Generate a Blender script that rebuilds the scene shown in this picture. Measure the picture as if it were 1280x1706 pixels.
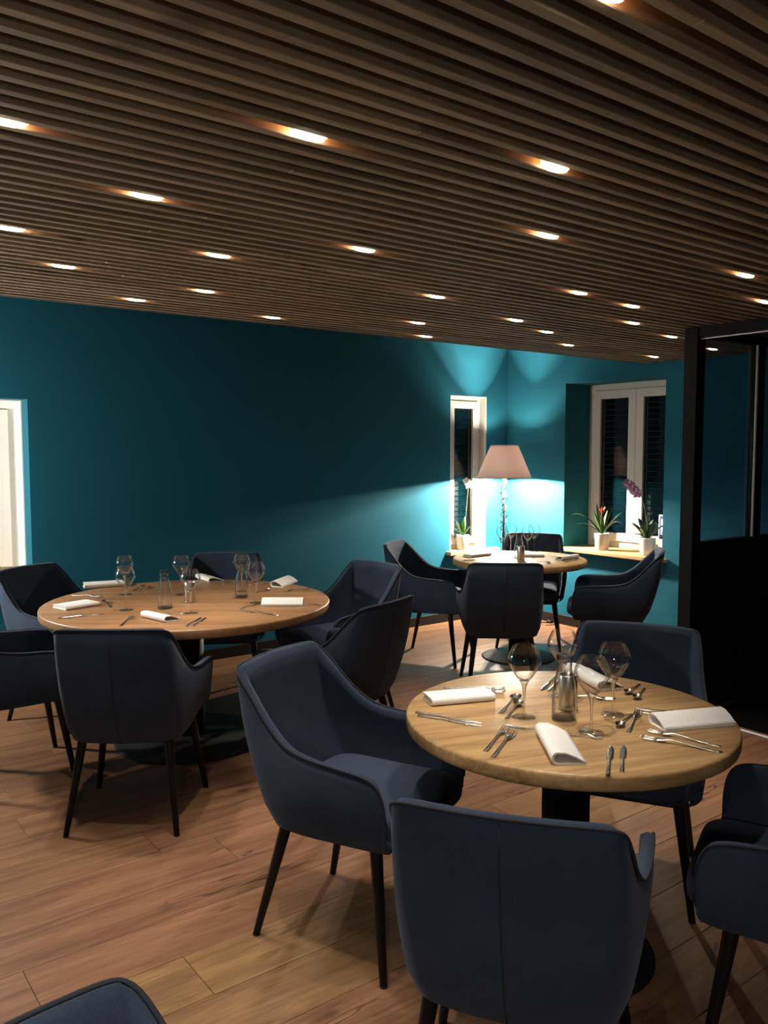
import bpy, math, random
from math import sin, cos, pi, radians
from mathutils import Vector, Matrix

for o in list(bpy.data.objects):
    bpy.data.objects.remove(o)
SC = bpy.context.scene
COL = SC.collection
random.seed(7)

# ------------------------------------------------------------------ camera, world, exposure
CH = 1.55
cam_d = bpy.data.cameras.new('camera')
cam = bpy.data.objects.new('camera', cam_d)
COL.objects.link(cam)
cam.location = (0, 0, CH)
cam.rotation_euler = (radians(90 - 4.18), 0, radians(52.94 - 90))
cam_d.sensor_fit = 'HORIZONTAL'
cam_d.sensor_width = 36
cam_d.lens = 36 * 1377 / 1280
cam_d.clip_start = 0.02
SC.camera = cam

world = bpy.data.worlds.new('night')
SC.world = world
world.use_nodes = True
world.node_tree.nodes['Background'].inputs[0].default_value = (0.004, 0.006, 0.01, 1)
world.node_tree.nodes['Background'].inputs[1].default_value = 1.0

SC.view_settings.view_transform = 'Standard'
SC.view_settings.look = 'None'
SC.view_settings.exposure = 0.45
SC.view_settings.gamma = 1.0
SC.view_settings.use_curve_mapping = False
SC.cycles.use_denoising = True
SC.cycles.max_bounces = 10
SC.cycles.transparent_max_bounces = 24
SC.cycles.caustics_reflective = False
SC.cycles.caustics_refractive = False
SC.cycles.sample_clamp_indirect = 4.0

SPOT_W = 45.0        # each recessed spotlight
LAMP_LOW, LAMP_UP = 1050.0, 80.0   # lower and upper bulb of the shaded lamps
GLOBE_S = 520.0      # wall lamp left of the picture
FILL_S = 115.0    # unseen fill light added behind the camera for the chair backs
WARM = (1.0, 0.91, 0.80)

# room sizes (x runs along the slats, y across them)
H = 2.254            # underside of the slats
XW, YW = 5.72, 5.62  # faces of the right and the back wall
XL, YF = -2.2, -2.6
YE = 4.06            # far edge of the slatted ceiling
ZC = 2.85            # upper ceiling above the back strip
TH = 0.42            # wall thickness
XP, YP = 4.31, 2.75  # the two planes of the glazed partition

# ------------------------------------------------------------------ mesh helper
class MB:
    def __init__(s): s.v, s.f, s.sm = [], [], []
    def add(s, vs, fs, smooth=False):
        n = len(s.v)
        s.v += [tuple(v) for v in vs]
        s.f += [tuple(i + n for i in f) for f in fs]
        s.sm += [smooth] * len(fs)
        return s
    def box(s, x0, x1, y0, y1, z0, z1, b=0.0):
        if b <= 0:
            vs = [(x, y, z) for z in (z0, z1) for y in (y0, y1) for x in (x0, x1)]
            return s.add(vs, [(0, 2, 3, 1), (4, 5, 7, 6), (0, 1, 5, 4), (2, 6, 7, 3), (0, 4, 6, 2), (1, 3, 7, 5)])
        # chamfered on the long outline: two stacked rings top and bottom
        vs = []
        for z, d in ((z0, b), (z0 + b, 0), (z1 - b, 0), (z1, b)):
            vs += [(x0 + d, y0 + d, z), (x1 - d, y0 + d, z), (x1 - d, y1 - d, z), (x0 + d, y1 - d, z)]
        fs = [(3, 2, 1, 0), (12, 13, 14, 15)]
        for r in range(3):
            for k in range(4):
                a, c = r * 4 + k, r * 4 + (k + 1) % 4
                fs.append((a, c, c + 4, a + 4))
        return s.add(vs, fs)
    def lathe(s, prof, n=24, c=(0, 0, 0), smooth=True):
        vs, fs, rings = [], [], []
        for r, z in prof:
            if r < 1e-6:
                rings.append([len(vs)]); vs.append((c[0], c[1], c[2] + z))
            else:
                rings.append(list(range(len(vs), len(vs) + n)))
                vs += [(c[0] + r * cos(2 * pi * k / n), c[1] + r * sin(2 * pi * k / n), c[2] + z) for k in range(n)]
        for A, B in zip(rings, rings[1:]):
            for k in range(n):
                k2 = (k + 1) % n
                if len(A) == 1 and len(B) == 1: continue
                if len(A) == 1: fs.append((A[0], B[k2], B[k]))
                elif len(B) == 1: fs.append((A[k], A[k2], B[0]))
                else: fs.append((A[k], A[k2], B[k2], B[k]))
        return s.add(vs, fs, smooth)
    def tube(s, path, r, n=8, cap=True, smooth=True, closed=False):
        P = [Vector(p) for p in path]
        m = len(P)
        R = r if hasattr(r, '__len__') else [r] * m
        vs, fs, up = [], [], None
        for i, p in enumerate(P):
            if closed: t = P[(i + 1) % m] - P[i - 1]
            else: t = P[min(i + 1, m - 1)] - P[max(i - 1, 0)]
            t.normalize()
            if up is None:
                up = Vector((0, 0, 1)) if abs(t.z) < 0.9 else Vector((1, 0, 0))
            a = t.cross(up)
            if a.length < 1e-5: a = t.cross(Vector((0, 1, 0)))
            a.normalize()
            up = a.cross(t).normalized()
            vs += [p + a * (R[i] * cos(2 * pi * k / n)) + up * (R[i] * sin(2 * pi * k / n)) for k in range(n)]
        for i in range(m if closed else m - 1):
            for k in range(n):
                k2, j = (k + 1) % n, (i + 1) % m
                fs.append((i * n + k, i * n + k2, j * n + k2, j * n + k))
        if cap and not closed:
            fs += [tuple(range(n - 1, -1, -1)), tuple((m - 1) * n + k for k in range(n))]
        return s.add(vs, fs, smooth)
    def grid(s, rows, smooth=True, wrap=False):
        n = len(rows[0])
        vs = [p for r in rows for p in r]
        fs = []
        for i in range(len(rows) - 1):
            for k in range(n if wrap else n - 1):
                k2 = (k + 1) % n
                fs.append((i * n + k, i * n + k2, (i + 1) * n + k2, (i + 1) * n + k))
        return s.add(vs, fs, smooth)
    def extrude_x(s, poly, x0, x1, smooth=False):
        n = len(poly)
        vs = [(x0, y, z) for y, z in poly] + [(x1, y, z) for y, z in poly]
        fs = [tuple(range(n - 1, -1, -1)), tuple(range(n, 2 * n))]
        s.add(vs, fs, False)
        m = len(s.v) - 2 * n
        for k in range(n):
            k2 = (k + 1) % n
            s.f.append((m + k, m + k2, m + n + k2, m + n + k)); s.sm.append(smooth)
        return s
    def mesh(s, name, mat):
        me = bpy.data.meshes.new(name)
        me.from_pydata(s.v, [], s.f)
        me.polygons.foreach_set('use_smooth', s.sm)
        me.materials.append(mat)
        me.update()
        return me
    def build(s, name, mat, parent=None, loc=(0, 0, 0), rz=0.0):
        return ob(name, s.mesh(name, mat), parent, loc, rz)

def ob(name, data, parent=None, loc=(0, 0, 0), rz=0.0):
    o = bpy.data.objects.new(name, data)
    COL.objects.link(o)
    o.parent = parent
    o.location = loc
    o.rotation_euler = (0, 0, rz)
    return o

def tag(o, label=None, cat=None, group=None, kind=None):
    if label: o['label'] = label
    if cat: o['category'] = cat
    if group: o['group'] = group
    if kind: o['kind'] = kind
    return o

def thing(name, label, cat, loc, rz=0.0, group=None):
    return tag(ob(name, None, None, loc, rz), label, cat, group)

def copy_tree(o, parent=None):
    c = o.copy()
    COL.objects.link(c)
    c.parent = parent
    for ch in list(o.children):
        copy_tree(ch, c)
    return c

def again(proto, first, label, loc, rz=0.0, group=None):
    """the prototype itself the first time, a copy of it and its parts afterwards"""
    o = proto if first else copy_tree(proto)
    o.location = loc
    o.rotation_euler = (0, 0, rz)
    o['label'] = label
    if group: o['group'] = group
    return o

# ------------------------------------------------------------------ materials
def mat(name):
    m = bpy.data.materials.new(name)
    m.use_nodes = True
    nt = m.node_tree
    return m, nt, nt.nodes['Principled BSDF']

def N(nt, t, **kw):
    n = nt.nodes.new(t)
    for k, v in kw.items():
        if k in ('blend_type', 'data_type', 'operation', 'noise_dimensions', 'feature', 'distance', 'wave_type', 'bands_direction'):
            setattr(n, k, v)
        else:
            n.inputs[k].default_value = v
    return n

def ramp(nt, src, stops):
    r = nt.nodes.new('ShaderNodeValToRGB')
    while len(r.color_ramp.elements) < len(stops): r.color_ramp.elements.new(0.5)
    for e, (p, c) in zip(r.color_ramp.elements, stops):
        e.position = p; e.color = (*c, 1)
    nt.links.new(src, r.inputs[0])
    return r

def bump(nt, bs, src, strength, dist=0.002):
    b = N(nt, 'ShaderNodeBump', Strength=strength, Distance=dist)
    nt.links.new(src, b.inputs['Height'])
    nt.links.new(b.outputs[0], bs.inputs['Normal'])

def plain(name, c, rough=0.5, metal=0.0, noise=None, nscale=60, nstr=0.2, spec=None):
    m, nt, bs = mat(name)
    bs.inputs['Base Color'].default_value = (*c, 1)
    bs.inputs['Roughness'].default_value = rough
    bs.inputs['Metallic'].default_value = metal
    if spec is not None: bs.inputs['Specular IOR Level'].default_value = spec
    if noise:
        tc = N(nt, 'ShaderNodeTexCoord')
        nz = N(nt, 'ShaderNodeTexNoise', Scale=nscale, Detail=3.0)
        nt.links.new(tc.outputs['Object'], nz.inputs['Vector'])
        r = ramp(nt, nz.outputs['Fac'], [(0.3, tuple(x * (1 - noise) for x in c)), (0.7, tuple(min(1, x * (1 + noise)) for x in c))])
        nt.links.new(r.outputs[0], bs.inputs['Base Color'])
        bump(nt, bs, nz.outputs['Fac'], nstr)
    return m

def wood(name, dark, light, along='X', rough=0.45, tone=0.25, hue=None, knots=True, cracks=False, offset=True, rscale=1.0, kstr=0.8):
    """grain along one axis; every object of this material gets its own tone and figure"""
    m, nt, bs = mat(name)
    L = nt.links.new
    tc = N(nt, 'ShaderNodeTexCoord')
    oi = nt.nodes.new('ShaderNodeObjectInfo')
    at = nt.nodes.new('ShaderNodeAttribute'); at.attribute_type = 'OBJECT'; at.attribute_name = 'tone'
    sc = {'X': (0.7, 9, 9), 'Y': (9, 0.7, 9)}[along]
    mp = nt.nodes.new('ShaderNodeMapping')
    mp.inputs['Scale'].default_value = [k * rscale for k in sc]
    off = N(nt, 'ShaderNodeVectorMath', operation='SCALE')
    off.inputs[0].default_value = (37.0, 91.0, 53.0)
    L(oi.outputs['Random'], off.inputs['Scale'])
    add = N(nt, 'ShaderNodeVectorMath', operation='ADD')
    L(tc.outputs['Object'], add.inputs[0])
    if offset: L(off.outputs[0], add.inputs[1])
    L(add.outputs[0], mp.inputs['Vector'])
    n1 = N(nt, 'ShaderNodeTexNoise', Scale=1.6, Detail=6.0, Roughness=0.62, Distortion=0.9)
    L(mp.outputs[0], n1.inputs['Vector'])
    n2 = N(nt, 'ShaderNodeTexNoise', Scale=11.0, Detail=4.0, Roughness=0.6)
    L(mp.outputs[0], n2.inputs['Vector'])
    mx = N(nt, 'ShaderNodeMix', data_type='FLOAT')
    mx.inputs[0].default_value = 0.35
    L(n1.outputs['Fac'], mx.inputs[2]); L(n2.outputs['Fac'], mx.inputs[3])
    r = ramp(nt, mx.outputs[0], [(0.37, dark), (0.63, light)])
    col = r.outputs[0]
    if hue:
        mh = N(nt, 'ShaderNodeMix', data_type='RGBA', blend_type='MULTIPLY')
        mh.inputs[0].default_value = 1.0
        rh = ramp(nt, at.outputs['Fac'], hue)
        rh.color_ramp.interpolation = 'CONSTANT' if len(hue) > 3 else 'LINEAR'
        L(col, mh.inputs[6]); L(rh.outputs[0], mh.inputs[7])
        col = mh.outputs[2]
    elif tone:
        mr = N(nt, 'ShaderNodeMapRange')
        mr.inputs['To Min'].default_value = 1 - tone; mr.inputs['To Max'].default_value = 1 + tone
        L(oi.outputs['Random'], mr.inputs[0])
        mh = N(nt, 'ShaderNodeMix', data_type='RGBA', blend_type='MULTIPLY')
        mh.inputs[0].default_value = 1.0
        L(col, mh.inputs[6]); L(mr.outputs[0], mh.inputs[7])
        col = mh.outputs[2]
    if knots:
        vk = N(nt, 'ShaderNodeTexVoronoi', Scale=1.0)
        mk = nt.nodes.new('ShaderNodeMapping')
        mk.inputs['Scale'].default_value = {'X': (2.2, 6, 6), 'Y': (6, 2.2, 6)}[along]
        L(add.outputs[0], mk.inputs['Vector'])
        nd = N(nt, 'ShaderNodeTexNoise', Scale=14.0, Detail=2.0)
        L(add.outputs[0], nd.inputs['Vector'])
        va = N(nt, 'ShaderNodeMix', data_type='VECTOR'); va.inputs[0].default_value = 0.12
        L(mk.outputs[0], va.inputs[4]); L(nd.outputs['Color'], va.inputs[5])
        L(va.outputs[1], vk.inputs['Vector'])
        rk = ramp(nt, vk.outputs['Distance'], [(0.04, (1, 1, 1)), (0.12, (0, 0, 0))])
        kk = N(nt, 'ShaderNodeMath', operation='MULTIPLY'); kk.inputs[1].default_value = kstr
        L(rk.outputs[0], kk.inputs[0])
        mk2 = N(nt, 'ShaderNodeMix', data_type='RGBA', blend_type='MIX')
        L(kk.outputs[0], mk2.inputs[0]); L(col, mk2.inputs[6])
        mk2.inputs[7].default_value = (dark[0] * 0.3, dark[1] * 0.25, dark[2] * 0.25, 1)
        col = mk2.outputs[2]
    if cracks:
        mc = nt.nodes.new('ShaderNodeMapping')
        mc.inputs['Scale'].default_value = (0.55, 4.5, 4.5)
        L(add.outputs[0], mc.inputs['Vector'])
        nc = N(nt, 'ShaderNodeTexNoise', Scale=1.5, Detail=3.0, Roughness=0.5, Distortion=0.4)
        L(mc.outputs[0], nc.inputs['Vector'])
        d1 = N(nt, 'ShaderNodeMath', operation='SUBTRACT'); d1.inputs[1].default_value = 0.5
        L(nc.outputs['Fac'], d1.inputs[0])
        d2 = N(nt, 'ShaderNodeMath', operation='ABSOLUTE'); L(d1.outputs[0], d2.inputs[0])
        rc = ramp(nt, d2.outputs[0], [(0.002, (1, 1, 1)), (0.007, (0, 0, 0))])
        ng = N(nt, 'ShaderNodeTexNoise', Scale=1.3, Detail=1.0)
        L(add.outputs[0], ng.inputs['Vector'])
        rg = ramp(nt, ng.outputs['Fac'], [(0.50, (0, 0, 0)), (0.60, (1, 1, 1))])
        mm = N(nt, 'ShaderNodeMath', operation='MULTIPLY')
        L(rc.outputs[0], mm.inputs[0]); L(rg.outputs[0], mm.inputs[1])
        mm2 = N(nt, 'ShaderNodeMath', operation='MULTIPLY'); mm2.inputs[1].default_value = 0.85
        L(mm.outputs[0], mm2.inputs[0])
        mk3 = N(nt, 'ShaderNodeMix', data_type='RGBA', blend_type='MIX')
        L(mm2.outputs[0], mk3.inputs[0]); L(col, mk3.inputs[6])
        mk3.inputs[7].default_value = (0.012, 0.008, 0.006, 1)
        col = mk3.outputs[2]
    L(col, bs.inputs['Base Color'])
    bs.inputs['Roughness'].default_value = rough
    bs.inputs['Specular IOR Level'].default_value = 0.35
    bump(nt, bs, mx.outputs[0], 0.12)
    return m

def fabric(name, c, scale=520):
    m, nt, bs = mat(name)
    L = nt.links.new
    tc = N(nt, 'ShaderNodeTexCoord')
    n1 = N(nt, 'ShaderNodeTexNoise', Scale=7.0, Detail=2.0)
    n2 = N(nt, 'ShaderNodeTexNoise', Scale=float(scale), Detail=1.0)
    L(tc.outputs['Object'], n1.inputs['Vector']); L(tc.outputs['Object'], n2.inputs['Vector'])
    mx = N(nt, 'ShaderNodeMix', data_type='FLOAT'); mx.inputs[0].default_value = 0.5
    L(n1.outputs['Fac'], mx.inputs[2]); L(n2.outputs['Fac'], mx.inputs[3])
    r = ramp(nt, mx.outputs[0], [(0.3, tuple(x * 0.7 for x in c)), (0.7, tuple(x * 1.3 for x in c))])
    L(r.outputs[0], bs.inputs['Base Color'])
    bs.inputs['Roughness'].default_value = 0.95
    bs.inputs['Specular IOR Level'].default_value = 0.15
    bs.inputs['Sheen Weight'].default_value = 0.12
    bs.inputs['Sheen Roughness'].default_value = 0.5
    bs.inputs['Sheen Tint'].default_value = (0.55, 0.62, 0.8, 1)
    bump(nt, bs, n2.outputs['Fac'], 0.25, 0.001)
    return m

def thin_glass(name, tint=(0.97, 0.98, 0.98), blend=0.25, lo=0.04, hi=1.0, edge=0):
    m, nt, bs = mat(name)
    L = nt.links.new
    nt.nodes.remove(bs)
    out = nt.nodes['Material Output']
    tr = N(nt, 'ShaderNodeBsdfTransparent'); tr.inputs[0].default_value = (*tint, 1)
    gl = N(nt, 'ShaderNodeBsdfGlossy'); gl.inputs['Roughness'].default_value = 0.02 if edge else 0.01
    lw = N(nt, 'ShaderNodeLayerWeight'); lw.inputs['Blend'].default_value = blend
    mr = N(nt, 'ShaderNodeMapRange'); mr.inputs['To Min'].default_value = lo; mr.inputs['To Max'].default_value = hi
    L(lw.outputs['Fresnel'], mr.inputs[0])
    mx = N(nt, 'ShaderNodeMixShader')
    L(mr.outputs[0], mx.inputs[0]); L(tr.outputs[0], mx.inputs[1]); L(gl.outputs[0], mx.inputs[2])
    if edge:
        gb = N(nt, 'ShaderNodeBsdfGlass', IOR=1.46, Roughness=0.0)
        l2 = N(nt, 'ShaderNodeLayerWeight'); l2.inputs['Blend'].default_value = 0.5
        rr = ramp(nt, l2.outputs['Facing'], [(edge, (0, 0, 0)), (min(1, edge + .3), (1, 1, 1))])
        m2 = N(nt, 'ShaderNodeMixShader')
        L(rr.outputs[0], m2.inputs[0]); L(mx.outputs[0], m2.inputs[1]); L(gb.outputs[0], m2.inputs[2])
        mx = m2
    L(mx.outputs[0], out.inputs[0])
    return m

def emitter(name, c, s):
    m, nt, bs = mat(name)
    bs.inputs['Base Color'].default_value = (*c, 1)
    bs.inputs['Emission Color'].default_value = (*c, 1)
    bs.inputs['Emission Strength'].default_value = s
    return m

M_wall = plain('teal_wall_paint', (0.008, 0.108, 0.172), 0.85, noise=0.10, nscale=160, nstr=0.35, spec=0.2)
M_reveal_white = plain('white_plaster', (0.72, 0.72, 0.70), 0.7, noise=0.03, nscale=40, nstr=0.1)
M_dark_wall = plain('dark_paint', (0.012, 0.012, 0.013), 0.9, noise=0.2, nscale=30)
M_ceil = plain('ceiling_board', (0.05, 0.04, 0.035), 0.9, noise=0.2, nscale=20)
M_slat = wood('slat_wood', (0.215, 0.165, 0.112), (0.42, 0.335, 0.24), 'X', 0.6, 0.16, kstr=0.7)
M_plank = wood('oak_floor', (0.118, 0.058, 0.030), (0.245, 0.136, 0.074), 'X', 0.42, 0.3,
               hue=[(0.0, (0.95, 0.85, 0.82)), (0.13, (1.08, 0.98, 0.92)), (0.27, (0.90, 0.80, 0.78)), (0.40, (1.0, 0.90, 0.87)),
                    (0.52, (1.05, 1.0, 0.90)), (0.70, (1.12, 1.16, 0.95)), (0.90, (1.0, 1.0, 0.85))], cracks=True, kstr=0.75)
M_base_sub = plain('floor_bed', (0.02, 0.014, 0.01), 0.9, noise=0.2, nscale=20)
M_top = wood('oak_tabletop', (0.27, 0.150, 0.060), (0.54, 0.345, 0.158), 'X', 0.40, 0.06, knots=True, rscale=1.0, kstr=0.35)
M_top2 = wood('reddish_oak_tabletop', (0.27, 0.130, 0.056), (0.44, 0.240, 0.112), 'X', 0.40, 0.06, knots=True, kstr=0.5)
M_sill = wood('oak_sill', (0.42, 0.25, 0.11), (0.62, 0.41, 0.20), 'X', 0.45, 0.05, knots=False)
M_baseb = plain('dark_baseboard', (0.014, 0.010, 0.008), 0.6, noise=0.3, nscale=30, nstr=0.05, spec=0.15)
M_fab = fabric('charcoal_blue_fabric', (0.027, 0.041, 0.069))
M_pipe = plain('piping_fabric', (0.012, 0.015, 0.024), 0.85, noise=0.2, nscale=300)
M_leg = plain('black_metal', (0.006, 0.006, 0.007), 0.45, 0.0, noise=0.15, nscale=80, nstr=0.05, spec=0.22)
M_leg_pad = plain('black_rubber', (0.008, 0.008, 0.008), 0.9, noise=0.1)
M_ped = plain('black_powder_coat', (0.012, 0.012, 0.013), 0.55, 0.0, noise=0.2, nscale=260, nstr=0.15, spec=0.2)
M_frame = plain('dark_steel_profile', (0.006, 0.005, 0.0045), 0.6, 0.0, noise=0.15, nscale=40, nstr=0.05, spec=0.12)
M_panel = plain('black_panel', (0.004, 0.004, 0.005), 0.6, 0.0, noise=0.1, nscale=30, nstr=0.05)
M_chrome = plain('bright_metal_edge', (0.80, 0.81, 0.82), 0.45, 0.0, noise=0.05)
M_steel = plain('polished_steel', (0.66, 0.63, 0.59), 0.22, 1.0, noise=0.06, nscale=60, nstr=0.02)
M_steel_b = plain('brushed_steel', (0.48, 0.47, 0.46), 0.32, 1.0, noise=0.08, nscale=200, nstr=0.05)
M_vine = plain('dark_polished_metal', (0.10, 0.10, 0.10), 0.25, 1.0, noise=0.2)
M_nap = plain('white_linen', (0.88, 0.86, 0.84), 0.9, noise=0.05, nscale=240, nstr=0.2)
M_pvc = plain('white_window_frame', (0.66, 0.66, 0.63), 0.4, noise=0.03, nscale=50, nstr=0.03)
M_gasket = plain('black_gasket', (0.015, 0.015, 0.015), 0.7, noise=0.1)
M_shut = plain('grey_shutter', (0.007, 0.007, 0.0065), 0.6, noise=0.1, nscale=20)
M_pot = plain('white_ceramic', (0.68, 0.66, 0.63), 0.35, noise=0.03, nscale=30, nstr=0.02)
M_soil = plain('bark_soil', (0.035, 0.022, 0.014), 0.95, noise=0.4, nscale=120, nstr=0.6)
M_leaf = plain('green_leaf', (0.045, 0.135, 0.022), 0.4, noise=0.3, nscale=25, nstr=0.1)
M_leaf_d = plain('dark_green_leaf', (0.022, 0.065, 0.018), 0.4, noise=0.3, nscale=25, nstr=0.1)
M_stem = plain('plant_stem', (0.06, 0.075, 0.03), 0.6, noise=0.2)
M_red = plain('red_bract', (0.55, 0.03, 0.03), 0.5, noise=0.2, nscale=30)
M_pink = plain('pink_petal', (0.75, 0.40, 0.66), 0.5, noise=0.2, nscale=40)
M_pinkd = plain('dark_pink_lip', (0.22, 0.02, 0.12), 0.5, noise=0.2)
M_white_pet = plain('white_petal', (0.82, 0.78, 0.78), 0.5, noise=0.05)
M_blue = plain('blue_print', (0.02, 0.045, 0.22), 0.4, noise=0.1)
M_paper = plain('white_paper', (0.72, 0.75, 0.76), 0.6, noise=0.03)
M_redp = plain('red_print', (0.6, 0.05, 0.03), 0.5, noise=0.1)
M_mat = plain('black_carpet', (0.006, 0.006, 0.006), 1.0, noise=0.4, nscale=300, nstr=0.5, spec=0.0)
M_cable = plain('black_cable', (0.01, 0.01, 0.01), 0.5, noise=0.1)
M_glass_s = thin_glass('glass_thin_shell', (0.998, 0.998, 0.998), 0.18, 0.03, 0.45, 0.70)
M_glass_c = thin_glass('carafe_glass', (0.99, 0.995, 0.995), 0.25, 0.045, 0.55, 0.55)
M_pane = thin_glass('window_pane_glass', (0.90, 0.92, 0.92), 0.10, 0.035, 1.0)
M_pane_dark = thin_glass('partition_glass', (0.60, 0.63, 0.65), 0.10, 0.04, 1.0)
M_bulb = emitter('led_lens', (1.0, 0.82, 0.58), 22.0)
M_bulb_side = emitter('led_glow_collar', (1.0, 0.36, 0.09), 6.0)
M_lampbulb = emitter('lamp_bulb', (1.0, 0.88, 0.70), 30.0)
M_globe = emitter('opal_globe', (1.0, 0.93, 0.80), GLOBE_S)
M_fill = emitter('fill_globe_glow', (1.0, 0.92, 0.82), FILL_S)  # glow of the fill globe added behind the camera
M_glass, _nt, _b = mat('clear_glass_solid')
_b.inputs['Base Color'].default_value = (1, 1, 1, 1)
_b.inputs['Roughness'].default_value = 0.0
_b.inputs['IOR'].default_value = 1.47
_b.inputs['Transmission Weight'].default_value = 1.0
_t = N(_nt, 'ShaderNodeBsdfTransparent'); _m = N(_nt, 'ShaderNodeMixShader'); _m.inputs[0].default_value = 0.55
_nt.links.new(_t.outputs[0], _m.inputs[1]); _nt.links.new(_b.outputs[0], _m.inputs[2])
_nt.links.new(_m.outputs[0], _nt.nodes['Material Output'].inputs[0])
# lamp shade: woven cloth that lets some light through
M_shade, _nt, _b = mat('taupe_shade_cloth')
_tc = N(_nt, 'ShaderNodeTexCoord'); _w = N(_nt, 'ShaderNodeTexNoise', Scale=180.0, Detail=2.0)
_nt.links.new(_tc.outputs['Object'], _w.inputs['Vector'])
_r = ramp(_nt, _w.outputs['Fac'], [(0.3, (0.42, 0.36, 0.35)), (0.7, (0.54, 0.47, 0.46))])
_nt.links.new(_r.outputs[0], _b.inputs['Base Color'])
_b.inputs['Roughness'].default_value = 0.95
_tl = N(_nt, 'ShaderNodeBsdfTranslucent'); _tl.inputs[0].default_value = (0.60, 0.49, 0.47, 1)
_mx = N(_nt, 'ShaderNodeMixShader'); _mx.inputs[0].default_value = 0.24
_nt.links.new(_b.outputs[0], _mx.inputs[1]); _nt.links.new(_tl.outputs[0], _mx.inputs[2])
_nt.links.new(_mx.outputs[0], _nt.nodes['Material Output'].inputs[0])

def S(o): return tag(o, kind='structure')

# ------------------------------------------------------------------ floor
fl = S(MB().box(XL, XW, YF, YW, -0.06, -0.014).build('floor', M_base_sub))
PWD = 0.222
rows = int((YW - YF) / PWD) + 1
plank_n = 0
for i in range(rows):
    y0 = 2.318 - 23 * PWD + i * PWD   # one seam lies at y = 2.318
    y1 = y0 + PWD
    if y1 < YF + 0.05 or y0 > YW: continue
    y0, y1 = max(y0, YF), min(y1, YW)
    x = XL - random.uniform(0.0, 1.9)
    while x < XW:
        Lp = random.uniform(1.9, 2.3)
        a, b = max(x, XL), min(x + Lp, XW)
        x += Lp
        if b - a < 0.03: continue
        cx, cy = (a + b) / 2, (y0 + y1) / 2
        hx, hy = (b - a) / 2 - 0.0008, (y1 - y0) / 2 - 0.0008
        o = MB().box(-hx, hx, -hy, hy, -0.013, random.uniform(-0.0006, 0.0), 0.0012).build('plank', M_plank, fl, (cx, cy, 0))
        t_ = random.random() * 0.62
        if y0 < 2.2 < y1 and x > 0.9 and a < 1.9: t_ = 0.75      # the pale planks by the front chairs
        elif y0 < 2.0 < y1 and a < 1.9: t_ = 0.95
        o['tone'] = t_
        plank_n += 1

# ------------------------------------------------------------------ walls with openings
def wall_y(name, y0, y1, x0, x1, z1, holes, m):
    """wall in a plane of constant y with rectangular openings (x0, x1, z0, z1)"""
    b = MB(); x = x0
    for (a, c, p, q) in sorted(holes):
        if a > x: b.box(x, a, y0, y1, 0, z1)
        b.box(a, c, y0, y1, 0, p); b.box(a, c, y0, y1, q, z1)
        x = c
    b.box(x, x1, y0, y1, 0, z1)
    return S(b.build(name, m))

W1 = (0.30, 1.386, 0.72, 1.885)       # left window opening  x0 x1 z0 z1
W2 = (4.995, 5.444, 0.645, 2.057)     # narrow window
W3 = (3.893, 4.908, 0.70, 2.150)      # right-wall window    y0 y1 z0 z1
wall_y('wall_back', YW, YW + TH, XL - 0.3, XW + TH, ZC, [W1, W2], M_wall)
b = MB()
b.box(XW, XW + TH, YF, W3[0], 0, ZC); b.box(XW, XW + TH, W3[1], YW, 0, ZC)
b.box(XW, XW + TH, W3[0], W3[1], 0, W3[2]); b.box(XW, XW + TH, W3[0], W3[1], W3[3], ZC)
S(b.build('wall_right', M_wall))
S(MB().box(XL - 0.3, XL, YF, YW, 0, ZC).build('wall_left', M_wall))
S(MB().box(XL - 0.3, XW + TH, YF - 0.3, YF, 0, ZC).build('wall_front', M_dark_wall))

# upper ceiling over the back strip, board above the slats
ce = S(MB().box(XL, XW, YF, YE + 0.02, H + 0.062, H + 0.09).box(XL, XW, YE, YE + 0.02, H - 0.002, ZC).box(XL, XW, YE + 0.02, YW, ZC, ZC + 0.08).build('ceiling', M_ceil))
PITCH, SW, SD = 0.0645, 0.026, 0.062
nsl = int((YE - (-1.35)) / PITCH)
for k in range(nsl):
    yc = YE - SW / 2 - k * PITCH
    cuts = sorted([XL + random.uniform(0.6, 2.6), random.uniform(1.0, 4.2)])
    if cuts[1] - cuts[0] < 0.9: cuts = cuts[:1] if random.random() < .5 else cuts[1:]
    xs = [XL] + cuts + [XW]
    for a, c in zip(xs, xs[1:]):
        dz = random.uniform(0, 0.0012)
        hx = (c - a) / 2 - 0.0006
        MB().box(-hx, hx, -SW / 2, SW / 2, 0, SD - 0.002, 0.002).build('slat', M_slat, ce, ((a + c) / 2, yc, H + dz))

# baseboards
S(MB().box(XL, XW - 0.018, YW - 0.016, YW, 0, 0.085, 0.003).build('baseboard_back', M_baseb))
S(MB().box(XW - 0.016, XW, YP + 0.05, YW - 0.018, 0, 0.085, 0.003).build('baseboard_right', M_baseb))

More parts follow.
